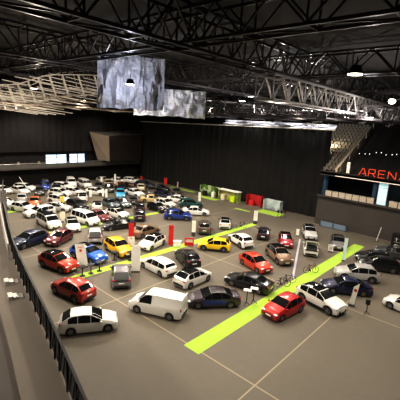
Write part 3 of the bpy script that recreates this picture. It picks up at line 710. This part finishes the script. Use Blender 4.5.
# corner box (projecting screen walls) over the balcony
def px(*a): return a
cbx = empty('corner_box', (-71.0, 50, 4.4)); O = Vector((-71.0, 50, 4.4))
A0, A1 = Vector((-72.6, 45.6, 4.95)), Vector((-72.6, 43.6, 11.2)); B0, B1 = Vector((-70.2, 47.2, 4.8)), Vector((-69.6, 46.6, 10.5)); C0, C1 = Vector((-70.4, 56.3, 4.55)), Vector((-70.4, 56.9, 11.1)); D0, D1 = Vector((-73, 56.3, 4.6)), Vector((-73, 56.9, 11.1))
def wallq(a, b, c, d, name, m, th=.12):
    n = (b - a).cross(d - a).normalized() * th; P = [p - O for p in (a, b, c, d)]
    MB().hexa([P[0], P[1], P[1] + n, P[0] + n, P[3], P[2], P[2] + n, P[3] + n]).build(name, m, cbx)
wallq(A0, B0, B1, A1, 'end_wall', BEIGE); wallq(B0, C0, C1, B1, 'front_wall', BOXBR); wallq(A1, B1, Vector((-69.6, 56.9, 11.1)), D1, 'roof_slab', CONCD)
wallq(A0, B0, C0, D0, 'floor_slab', CONCD)
r = MB(); r.bar(B1 - O + Vector((0, 0, .12)), C1 - O + Vector((0, 0, .12)), .16); r.bar(A1 - O + Vector((0, 0, .12)), B1 - O + Vector((0, 0, .12)), .16); r.bar(B1 - O + Vector((0, 0, .9)), C1 - O + Vector((0, 0, .9)), .07)
for t in (0, .25, .5, .75, 1): p = B1 + (C1 - B1) * t - O; r.bar(p, p + Vector((0, 0, .95)), .07)
r.build('railing', PARAPET, cbx)
e = MB(); e.bar(B0 - O, B1 - O, .14); e.bar(C0 - O, C1 - O, .14); e.build('corner_strip', PARAPET, cbx)
tag(cbx, 'dark brown boxed-in lounge with beige end wall hung above the far left balcony', 'box')

# right-hand wall beyond the curtain
X0, X1 = -22.6, 33
struct(MB().box(((X0 + X1) / 2, 54.0, 2.2), (X1 - X0, .6, 4.4)).build('wall_concourse_lower', mat('grey_brown_wall', (.060, .051, .044), .7, 0, .25, .4)))
struct(MB().box(((X0 + X1) / 2, 53.66, .45), (X1 - X0, .08, .9)).build('baseboard_concourse', CONCD))
struct(MB().box(((X0 + X1) / 2, 53.55, 4.62), (X1 - X0, .5, .22)).build('trim_4', CONCD))
struct(MB().box(((X0 + X1) / 2, 57.5, 4.4), (X1 - X0, 7.5, .3)).build('trim_5', CONCD))
struct(MB().box(((X0 + X1) / 2, 60.5, 6.4), (X1 - X0, .3, 3.6)).build('wall_concourse_upper', DRAPE2))
struct(MB().box(((X0 + X1) / 2, 57.0, 8.15), (X1 - X0, 7.2, .5)).build('trim_6', CONCD))
struct(MB().box(((X0 + X1) / 2 + 1.2, 53.36, 8.0), (X1 - X0 - 2.4, .06, .10)).build('trim_7', STRIP))
struct(MB().box(((X0 + X1) / 2, 53.5, 8.3), (X1 - X0, .2, .5)).build('trim_8', BOXBR))
# tan advert boards
bx = -21.45; k = 0
ws = [1.03, .98, .98, .98, .98, 1.02, 1.0]
names = ['first tan advert board on the concourse edge, right beside the black curtain', 'second tan advert board along the concourse edge from the curtain', 'third tan advert board along the concourse edge from the curtain', 'middle tan advert board between curtain and bright doorway, fourth from each', 'third tan advert board left of the bright doorway', 'second tan advert board left of the bright doorway', 'tan advert board just left of the bright doorway']
adv = None
def advert(x, w, label):
    o = empty('advert_board', (x + w / 2, 53.55, 4.73))
    MB().box((0, 0, .44), (w - .08, .06, .82)).build('panel', PANELT, o)
    MB().box((0, -.02, .015), (w - .06, .12, .03)).build('bottom_rail', BLACKM, o); MB().box((0, 0, .87), (w - .06, .10, .04)).build('top_rail', ALU, o)
    tag(o, label, 'advert board', 'tan advert boards along the concourse')
for w, nm in zip(ws, names): advert(bx, w, nm); bx += w + .03
bx = -12.35
for i, nm in enumerate(['tan advert board just right of the bright doorway', 'second tan advert board right of the bright doorway', 'third tan advert board right of the doorway, cut by the photo edge']): advert(bx, 1.1, nm); bx += 1.13
# glowing framed pane standing in for the light of the open doorway
gsc = empty('doorway_glow_pane', (-13.45, 53.9, 4.73))
MB().box((0, 0, 1.62), (1.15, .05, 3.1)).build('pane', DOORGLOW, gsc)
m = MB(); m.box((-.60, 0, 1.62), (.07, .09, 3.2)); m.box((.60, 0, 1.62), (.07, .09, 3.2)); m.box((0, 0, 2.45), (1.2, .09, .07)); m.box((0, 0, .03), (1.27, .09, .06)); m.build('frame', ALU, gsc)
tag(gsc, 'tall pale blue pane glowing in place of the open doorway between the tan advert boards', 'screen')
gs = MB().box((-14.55, 53.9, 6.5), (.5, .06, 2.6)).build('blue_glow_panel', BLUEGLOW); tag(gs, 'narrow dim blue panel glowing for the bluish zone left of the doorway pane', 'sign')  # added faintly glowing panel for the bluish zone beside the doorway
bs = empty('blue_glow_roll', (-22.0, 54.6, 4.75)); MB().tube((0, 0, 0), (0, 0, 3.1), .42, 14, .38).build('cloth', BLUEGLOW, bs); MB().tube((0, 0, 3.1), (0, 0, 3.18), .2, 12).build('cap', BLACKM, bs)  # made-up roll, its glow imitates bluish light behind the curtain
tag(bs, 'dim blue roll standing in for bluish light at the right end of the black curtain', 'cloth')
lb = empty('barrier', (-19.3, 52.9, 0)); MB().box((0, 0, .45), (4.2, .12, .75)).build('panel', mat('blue_lit_barrier', (.16, .22, .30), .6), lb)  # the bluish light on the barrier is put into its colour
for sx in (-2, 0, 2): MB().box((sx, .05, .42), (.08, .4, .84)).build('post', BLACKM, lb)
tag(lb, 'long low barrier with bluish light painted on, at the foot of the right wall', 'barrier')
# ARENA sign
sg = empty('neon_sign', (-16.8, 53.2, 8.62)); H = 1.0
def letter(strokes, x, w, nm):
    m = MB()
    for (a, b, c, d_) in strokes: m.bar((x + a * w, 0, b * H), (x + c * w, 0, d_ * H), .09, .10)
    m.build(nm, NEON, sg)
LW, ST = 1.0, 1.30
letter([(0, 0, .42, 1), (.42, 1, .62, 1), (.62, 1, 1, 0), (.45, .30, .86, .30)], 0, LW, 'letter_a')
letter([(0, 0, 0, 1), (0, 1, .9, 1), (.9, 1, .9, .5), (0, .46, .9, .46), (.5, .46, 1, 0)], ST, LW * .92, 'letter_r')
letter([(0, 0, 0, 1), (0, 1, .9, 1), (0, .5, .8, .5), (0, 0, .9, 0)], ST * 2, LW * .92, 'letter_e')
letter([(0, 0, 0, 1), (0, 1, 1, 0), (1, 0, 1, 1)], ST * 3 - .05, LW * .95, 'letter_n')
letter([(0, 0, .42, 1), (.42, 1, .62, 1), (.62, 1, 1, 0), (.45, .30, .86, .30)], ST * 4 + .05, LW, 'letter_a')
bk = MB(); bk.bar((-.2, .12, .02), (7.0, .12, .02), .08); bk.build('mounting_rail', BLACKM, sg)
tag(sg, 'red glowing ARENA lettering above the concourse on the right', 'sign')
# upper stand: lit seat steps left of a beige stair wall, covered dark stand right of it
stp = MB(); n = 14
for k in range(n):
    y0 = 54 + k * .95; z = 8.4 + k * .52; xl = -22.85 if y0 < 58.4 else -32; stp.box(((xl - 20.4) / 2, y0 + .5, z / 2 + 4.0), (-20.4 - xl, .98, z - 8.0 + .04))
struct(stp.build('floor_stand_steps', CONC))
SEATM = mat('stand_seat', (.13, .11, .085), .6, 0, .3, .6)
pr_seat = None
for k in range(n):
    for i in range(3 if 54 + k * .95 < 58.4 else 9):
        x = -20.95 - i * .62
        if pr_seat is None:
            s0 = empty('folding_chair', (0, 0, 0)); MB().box((0, 0, .30), (.46, .42, .06)).build('seat', SEATM, s0); MB().box((0, .22, .58), (.46, .06, .52)).build('backrest', SEATM, s0); MB().box((0, .1, .14), (.08, .3, .28)).build('pedestal', BLACKM, s0); pr_seat = s0; o = s0
        else: o = copy_tree(pr_seat)
        o.location = (x, 54 + k * .95 + .55, 8.4 + k * .52 + .022); tag(o, 'folded brown seat on the lit upper stand between curtain and stair wall', 'chair', 'seats of the upper stand')
STEP_TOP = None
sw = MB(); sw.hexa([(-20.55, 53.9, 8.35), (-20.2, 53.9, 8.35), (-20.2, 67, 8.35), (-20.55, 67, 8.35), (-20.55, 53.9, 9.0), (-20.2, 53.9, 9.0), (-20.2, 67, 15.7), (-20.55, 67, 15.7)])
struct(sw.build('wall_stair', mat('beige_stair_wall', (.40, .33, .24), .7, 0, .15, .6)))
ds = MB(); ds.grid([[(x, 54.2 + 14 * t, 8.5 + 8.0 * t + (.06 * math.sin(x * 3))) for x in [-19.0 + i * .5 for i in range(100)]] for t in [0, .25, .5, .75, 1]])
tag(ds.build('stand_cover', DRAPE2, None, True), 'black cloth sheet covering the upper stand behind the red lettering', 'cover')
hr = MB(); hr.bar((-19.9, 54.2, 9.6), (-19.9, 67, 16.3), .07)
for t in (0, .25, .5, .75, 1): hr.bar((-19.9, 54.2 + 12.8 * t, 8.6 + 6.8 * t), (-19.9, 54.2 + 12.8 * t, 9.6 + 6.7 * t), .06)
tag(hr.build('stair_handrail', ALU), 'thin metal handrail climbing beside the beige stair wall', 'railing')
WP = empty('white_lit_post', (-18.5, 53.6, 8.55)); MB().box((0, 0, .85), (.42, .25, 1.7)).build('panel', WHITE, WP); MB().box((0, 0, 0.03), (.6, .4, .06)).build('base', BLACKM, WP)
tag(WP, 'white upright panel on the ledge at the foot of the stair wall', 'panel')
# row of small lights on the covered stand
for (X, Z) in ((-18.6, 11.55), (-17.75, 11.6), (-17.1, 11.65), (-16.2, 11.95), (-15.5, 12.0), (-14.8, 11.75), (-14.0, 11.85), (-13.4, 11.95), (-12.6, 12.15)):
    o = empty('hanging_light', (X * 1.0, 57.8, Z - .25)); MB().ball((0, -.10, .1), (.07, .07, .07)).build('bulb', DOT, o); MB().box((0, .05, .15), (.08, .08, .35)).build('holder', BLACKM, o)
    tag(o, 'small white light in the row across the black covered stand', 'light', 'row of small lights over the lettering')
# black counter with white drawing at the right edge
ct = empty('draped_counter', (-9.0, 51.6, 0), 0)
MB().box((0, 0, .85), (3.4, 1.2, 1.7)).build('cloth', DRAPE, ct); MB().box((0, 0, 1.72), (3.5, 1.3, .06)).build('top', BLACKM, ct)
w = MB()
for (a, b_, c, d_) in ((-1.3, 1.2, -.9, 1.2), (-1.1, 1.35, -1.1, .9), (-.7, 1.3, -.5, 1.0), (-.5, 1.0, -.2, 1.35), (-1.3, .75, -.7, .75), (-.1, 1.1, .3, 1.1), (.1, 1.3, .1, .8)): w.bar((a, -.62, b_), (c, -.62, d_), .07, .02)
w.build('white_marks', WHITE, ct); tag(ct, 'black draped counter with white marks at the right edge of the photo', 'counter')

# foreground tribune at the lower left: curved railing and steps
RP = [(-47, 16.2), (-40, 13.6), (-35.7, 12.2), (-31.5, 10.9), (-28.1, 9.85), (-23.7, 8.56), (-20.4, 7.72), (-17.5, 7.04), (-13.8, 6.18), (-11.5, 5.6), (-8, 4.7), (-4, 3.9)]
def off(d):
    out = []
    for i, (x, y) in enumerate(RP):
        a = RP[max(0, i - 1)]; c = RP[min(len(RP) - 1, i + 1)]; tx, ty = c[0] - a[0], c[1] - a[1]; n = math.hypot(tx, ty); out.append((x + ty / n * d, y - tx / n * d))
    return out
tr = empty('tribune_railing', (-20, 7.6, 5.0)); TO = Vector((-20, 7.6, 5.0))
P0 = [Vector((x, y, 0)) - Vector((TO.x, TO.y, 0)) for x, y in RP]
mesh_ = MB(); mesh_.grid([[p + Vector((0, 0, .05)) for p in P0], [p + Vector((0, 0, 1.15)) for p in P0]]); mesh_.build('net_panel', mat('dark_net', (.014, .013, .013), .8, 0, .5, 6), tr)
m = MB()
for p, q in zip(P0, P0[1:]): m.bar(p + Vector((0, 0, 1.25)), q + Vector((0, 0, 1.25)), .09)
m.build('top_rail', BLACKM, tr)
for p, q in zip(P0, P0[1:]):
    for t in (0, .34, .67): c = p.lerp(q, t); MB().bar(c + Vector((0, -.05, 0)), c + Vector((0, -.05, 1.25)), .06).build('post', BLACKM, tr)
m = MB()
for p, q in zip(P0, P0[1:]):
    n_ = max(1, int((q - p).length / .42))
    for k in range(n_): c = p.lerp(q, k / n_); d_ = p.lerp(q, (k + .8) / n_); m.bar(c + Vector((0, -.03, .15)), d_ + Vector((0, -.03, 1.1)), .035)
m.build('lattice', mat('grey_lattice', (.10, .10, .10), .5, .3), tr)
tag(tr, 'dark lattice railing curving along the edge of the tribune at lower left', 'railing')
def band(d0, d1, z0, z1, name, m):
    a, b_ = off(d0), off(d1)
    mb = MB(); mb.grid([[(x, y, z0) for x, y in a], [(x, y, z0) for x, y in b_]]); 
    mb.grid([[(x, y, z0) for x, y in b_], [(x, y, z1) for x, y in b_]]); return struct(mb.build(name, m))
fr = off(-.25); mb = MB(); mb.grid([[(x, y, 0) for x, y in fr], [(x, y, 5.0) for x, y in fr]]); mb.grid([[(x, y, 5.0) for x, y in fr], [(x, y, 5.0) for x, y in RP]]); struct(mb.build('wall_tribune', CONCD))
band(0, 1.7, 5.0, 5.25, 'floor_tribune', CONC); band(1.7, 2.6, 5.25, 5.5, 'trim_9', CONCD); band(2.6, 3.8, 5.5, 5.75, 'trim_10', CONC); band(3.8, 5.0, 5.75, 6.2, 'trim_11', CONCD); band(5.0, 14., 6.2, 6.3, 'trim_12', CONC)
hb = empty('handrail', (-24, 7.4, 5.0))
a = [Vector((x + 24, y - 7.4, 0)) for x, y in off(.32)]
m = MB()
for p, q in zip(a[2:5], a[3:6]):
    for z in (.55, .8, 1.05): m.tube(p + Vector((0, 0, z)), q + Vector((0, 0, z)), .06, 8)
m.build('rail', ALU, hb)
for p in a[2:6]: MB().tube(p, p + Vector((0, 0, 1.08)), .05, 8).build('post', ALU, hb)
tag(hb, 'shiny pale metal handrail inside the tribune railing at the left edge', 'railing')
for k, (t, lab) in enumerate(((6, 'upper'), (7, 'lower'))):
    x, y = ((-20.2, 7.22), (-18.3, 6.72))[k]; o = empty('step_block', (x, y, 5.0), -.22)
    for j in range(3): MB().box((0, -.24 * j + .1, .03 + .04 * j), (.55, .22, .06 + .08 * j)).build('tread', ALU, o)
    tag(o, lab + ' block of grey steps on the tribune behind the dark railing', 'steps')

# ------------------------------------------------------------------ roof: lattice trusses, foil, lamps
def truss(name, axis, c, s0, s1, z0, z1, w, m, pan=3.2, t=.16, near=0., far=999.):
    o = MB(); n = int((s1 - s0) / pan)
    P = (lambda s_, e, z: (c + e, s_, z)) if axis == 'y' else (lambda s_, e, z: (s_, c + e, z))
    for k in range(n):
        a, b_ = s0 + k * pan, s0 + (k + 1) * pan; md = (a + b_) / 2; d = math.hypot(c, md)
        if not near <= d <= far: continue
        for e in (-w / 2, w / 2):
            o.bar(P(a, e, z0), P(b_, e, z0), t); o.bar(P(a, e, z1), P(b_, e, z1), t)
            o.bar(P(a, e, z0), P(md, e, z1), t * .6); o.bar(P(md, e, z1), P(b_, e, z0), t * .6); o.bar(P(a, e, z0), P(a, e, z1), t * .5)
        o.bar(P(a, -w / 2, z0), P(a, w / 2, z0), t * .6); o.bar(P(a, -w / 2, z0), P(b_, w / 2, z0), t * .5); o.bar(P(a, -w / 2, z1), P(a, w / 2, z1), t * .6)
    if o.f: return struct(o.build(name, m, None, False, False))
ti = 20
def T(*a, **k):
    global ti
    ti += 1; truss('trim_%d' % ti, *a, **k)
# high main trusses over the whole hall, and the low lattice of rigging further off
for x in (-66, -50, -34, -18, -2, 14): T('y', x, -14, 78, 19.3, 21.8, 1.8, STEELD, 4.0, .2)
for y in (2, 18, 34, 50, 66): T('x', y, -73, 30, 19.6, 21.6, 1.4, STEELD, 4.0, .18)
for x in (-70, -62, -54): T('y', x, 10, 50, 16.4, 18.2, 1.2, STEELD, 3.2, .12, near=40)
for y in (46, 52): T('x', y, -73, -46, 15.9, 17.4, 1.0, STEELD, 2.8, .12, near=43)
# pale lattice beam over the left stand with leaning struts and crossing purlins
NODES = [(13.9, 14.75), (15.1, 14.8), (16.2, 14.85), (17.4, 14.95), (18.5, 15.15), (19.7, 15.65), (20.9, 16.2), (22.3, 16.7), (24.0, 16.95), (26.2, 17.25), (28.6, 17.5), (31.0, 17.7)]
for q, X_ in enumerate((-45, -58)):
    lat = MB(); f_ = -X_ / 45
    pts = [Vector((X_, y * f_ + 1.6 * q, 14.6 + (z - 14.5) * f_ * (1 if q == 0 else 1.3) + .5 * q)) for y, z in NODES]; tops = [p + Vector((-.2, -.75, 2.5)) for p in pts]
    for p, t_ in zip(pts, tops):
        lat.bar(t_, p, .20 if q == 0 else .14); lat.box(p, (.55, .60, .22)); lat.bar(p + Vector((0, -4.5, .5)), p + Vector((0, 6, -.4)), .10); lat.bar(p + Vector((-3, 0, 0)), p + Vector((3, 0, 0)), .10)
        lat.bar((p + t_) / 2 + Vector((0, -4.5, .5)), (p + t_) / 2 + Vector((0, 6, -.4)), .09)
    for p, t_ in zip(pts, pts[1:]): lat.bar(p, t_, .10)
    for p, t_ in zip(tops, tops[1:]): lat.bar(p, t_, .12)
    struct(lat.build('trim_%d' % (14 + q), STEEL, None, False, False))
RAILM = mat('brown_rigging_rail', (.20, .16, .12), .6, .2, .2, .5)
lat = MB()
for q in range(7): lat.bar((-42 - 3.6 * q, 14, 15.4 + .12 * q), (-42 - 3.6 * q, 50, 15.7 + .12 * q), .13); lat.bar((-42 - 3.6 * q, 14, 16.3 + .12 * q), (-42 - 3.6 * q, 50, 16.6 + .12 * q), .08)
struct(lat.build('trim_17', RAILM, None, False, False))
# made-up thin bright bars imitating glints among the dark trusses on the right
rg = random.Random(11); lat = MB()
for q in range(150):
    x = rg.uniform(-40, 6); y = rg.uniform(40, 55); z = rg.uniform(15.3, 18.6); k = rg.random(); ln = rg.uniform(.5, 2.4)
    d_ = Vector((ln, 0, rg.uniform(-.2, .2))) if k < .4 else Vector((rg.uniform(-.3, .3), ln, rg.uniform(-.6, .6))) if k < .7 else Vector((rg.uniform(-.4, .4), 0, ln * .5))
    p = Vector((x, y, z)); lat.bar(p, p + d_, rg.uniform(.05, .13))
struct(lat.build('trim_18', ALU, None, False, False))
for x in (-56, -49, -42, -35, -29, -23, -17, -11, -5, 1): T('y', x, 36, 57 if x < -23 else 54, 15.9, 17.4, 1.0, STEELD, 2.6, .13, near=43)
for y in (40, 44, 48, 52, 56): T('x', y, -46, 8, 16.1, 17.6, .9, STEELD, 2.6, .12, near=43)
T('y', -16, 25, 66, 16.7, 18.6, 1.6, ALU, 2.7, .17)

def foil(p, q, z0, z1, label, name='foil_sheet', sag=.5):
    p, q = Vector(p), Vector(q); rows = []; nx, nz = 60, 14; L = (q - p); nrm = Vector((-L.y, L.x, 0)).normalized(); rnd = random.Random(3)
    for j in range(nz + 1):
        r = []
        for i in range(nx + 1):
            c = p + L * (i / nx); zb = z0 + .5 * noise.noise((i * .12, 3.1, z0)) * sag; k = .9 * noise.noise((i * .16, j * .22, z0)) + .45 * noise.noise((i * .42, j * .5, z0 + 9)) + rnd.uniform(-.06, .06)
            c = c + nrm * k * .7; r.append((c.x, c.y, zb + (z1 - zb) * j / nz))
        rows.append(r)
    o = MB().grid(rows).build(name, FOIL, None, True, False); return tag(o, label, 'sheet')
foil((-31.0, 19.4, 0), (-28.0, 25.2, 0), 15.55, 20.5, 'large pale crumpled sheet hanging in the roof above the corner box', 'hanging_sheet')
foil((-36.5, 28.0, 0), (-30.2, 34.2, 0), 15.1, 18.4, 'pale crumpled sheet in the roof, right of the large one, by the dazzling lamp', 'hanging_sheet')
foil((-46, 58.2, 0), (-23, 58.2, 0), 14.75, 15.6, 'long narrow white sheet showing above the top of the black curtain', 'hanging_strip', .2)

def floodlight(x, y, z, label):
    o = empty('ceiling_floodlight', (x, y, z)); MB().tube((0, 0, .0), (0, 0, .35), .34, 14, .2).build('housing', BLACKM, o); MB().tube((0, 0, -.03), (0, 0, 0), .30, 14).build('lens', BULB, o); MB().tube((0, 0, .35), (0, 0, .7), .03, 6).build('bracket', BLACKM, o)
    tag(o, label, 'lamp', 'floodlights in the roof'); return o
def spot(x, y, z, e, col=(1, .90, .76), size=2.7, r=.5, rot=(0, 0, 0), blend=.6):
    l = bpy.data.lights.new('hall_spot', 'SPOT'); l.energy = e; l.color = col; l.spot_size = size; l.spot_blend = blend; l.shadow_soft_size = r
    o = bpy.data.objects.new('hall_spot', l); COL.objects.link(o); o.location = (x, y, z); o.rotation_euler = rot; return o
for i, x in enumerate((-66.5, -52.5, -38, -22, -6)):
    for j, y in enumerate((16.5, 30.5, 44.5)):
        floodlight(x, y, 17.0, 'round roof floodlight over the ' + ('far left', 'left', 'middle', 'right', 'far right')[i] + ' of the hall, ' + ('front', 'middle', 'back')[j] + ' row')
        spot(x, y, 16.9, 7000 * (1.15 if j == 1 else 1) * (.7 if x > -10 else 1) * (.35 if x < -60 and y > 40 else 1))
spot(-16, 28, 16.9, 1500); spot(-20, -4, 16.5, 11000); spot(-38, 4, 16.5, 8000)  # no fixtures here; the last two are added to brighten the tribune
def up(x, y, z, e, col=(1, .95, .9)):
    l = bpy.data.lights.new('fill_light', 'POINT'); l.energy = e; l.color = col; l.shadow_soft_size = .25; o = bpy.data.objects.new('fill_light', l); COL.objects.link(o); o.location = (x, y, z)
for (x, y, z, e, c) in ((-31.0, 26.6, 17.2, 500, (.95, .95, 1)), (-27.5, 20.5, 17.6, 260, (.85, .88, 1)), (-38, 55, 17.9, 1500, (1, .95, .9)), (-27, 55.5, 17.9, 1300, (1, .95, .9)), (-38, 17, 15.2, 800, (1, .90, .76)), (-36, 24, 15.0, 700, (1, .90, .76)), (-54, 24, 14.9, 900, (1, .90, .76)), (-14, 42, 16.2, 900, (1, .93, .9)), (-26, 44, 18.6, 900, (1, .93, .9)), (-5, 50, 17.9, 900, (1, .93, .9))): up(x, y, z, e, c)  # mostly added points that brighten the foil, trusses and left lattice
[up(x_, 56.6, 16.3, 260, (1, .97, .93)) for x_ in (-44, -37, -30, -25)]; up(-24, 59.5, 12.5, 420, (1, .88, .66)); up(-13.2, 58.5, 6.4, 60, (.5, .85, 1))  # added points brightening the white strip and the upper stand seats
for (x, y, z, lab) in ((-31.6, 27.2, 17.75, 'dazzling round lamp among the pale sheets in the roof'), (-12.5, 47.4, 18.4, 'bright round lamp in the roof above the red lettering')):
    o = empty('ceiling_lamp', (x, y, z)); MB().ball((0, 0, 0), (.42, .42, .3)).build('bulb', BULB, o); MB().tube((0, 0, .25), (0, 0, .8), .25, 12, .1).build('housing', BLACKM, o); tag(o, lab, 'lamp')

# ------------------------------------------------------------------ world, camera, look
w = bpy.data.worlds.new('hall_air'); SC.world = w; w.use_nodes = True
w.node_tree.nodes['Background'].inputs[0].default_value = (.9, .85, .8, 1); w.node_tree.nodes['Background'].inputs[1].default_value = .02
cam = bpy.data.cameras.new('camera'); co = bpy.data.objects.new('camera', cam); COL.objects.link(co); SC.camera = co
cam.sensor_width = 36; cam.sensor_fit = 'HORIZONTAL'; cam.lens = 354.75 * 36 / 400; cam.clip_end = 400; cam.clip_start = .05
yaw, pitch, roll = -.72299, .21175, .060076
fw = Vector((math.sin(yaw) * math.cos(pitch), math.cos(yaw) * math.cos(pitch), -math.sin(pitch)))
rt = Vector((math.cos(yaw), -math.sin(yaw), 0)); u0 = rt.cross(fw)
r2 = rt * math.cos(roll) + u0 * math.sin(roll); u2 = -rt * math.sin(roll) + u0 * math.cos(roll)
M = Matrix((r2, u2, -fw)).transposed().to_4x4(); M.translation = Vector((0, 0, 14.5)); co.matrix_world = M
SC.view_settings.view_transform = 'Standard'; SC.view_settings.look = 'None'; SC.view_settings.exposure = .5; SC.view_settings.gamma = .82
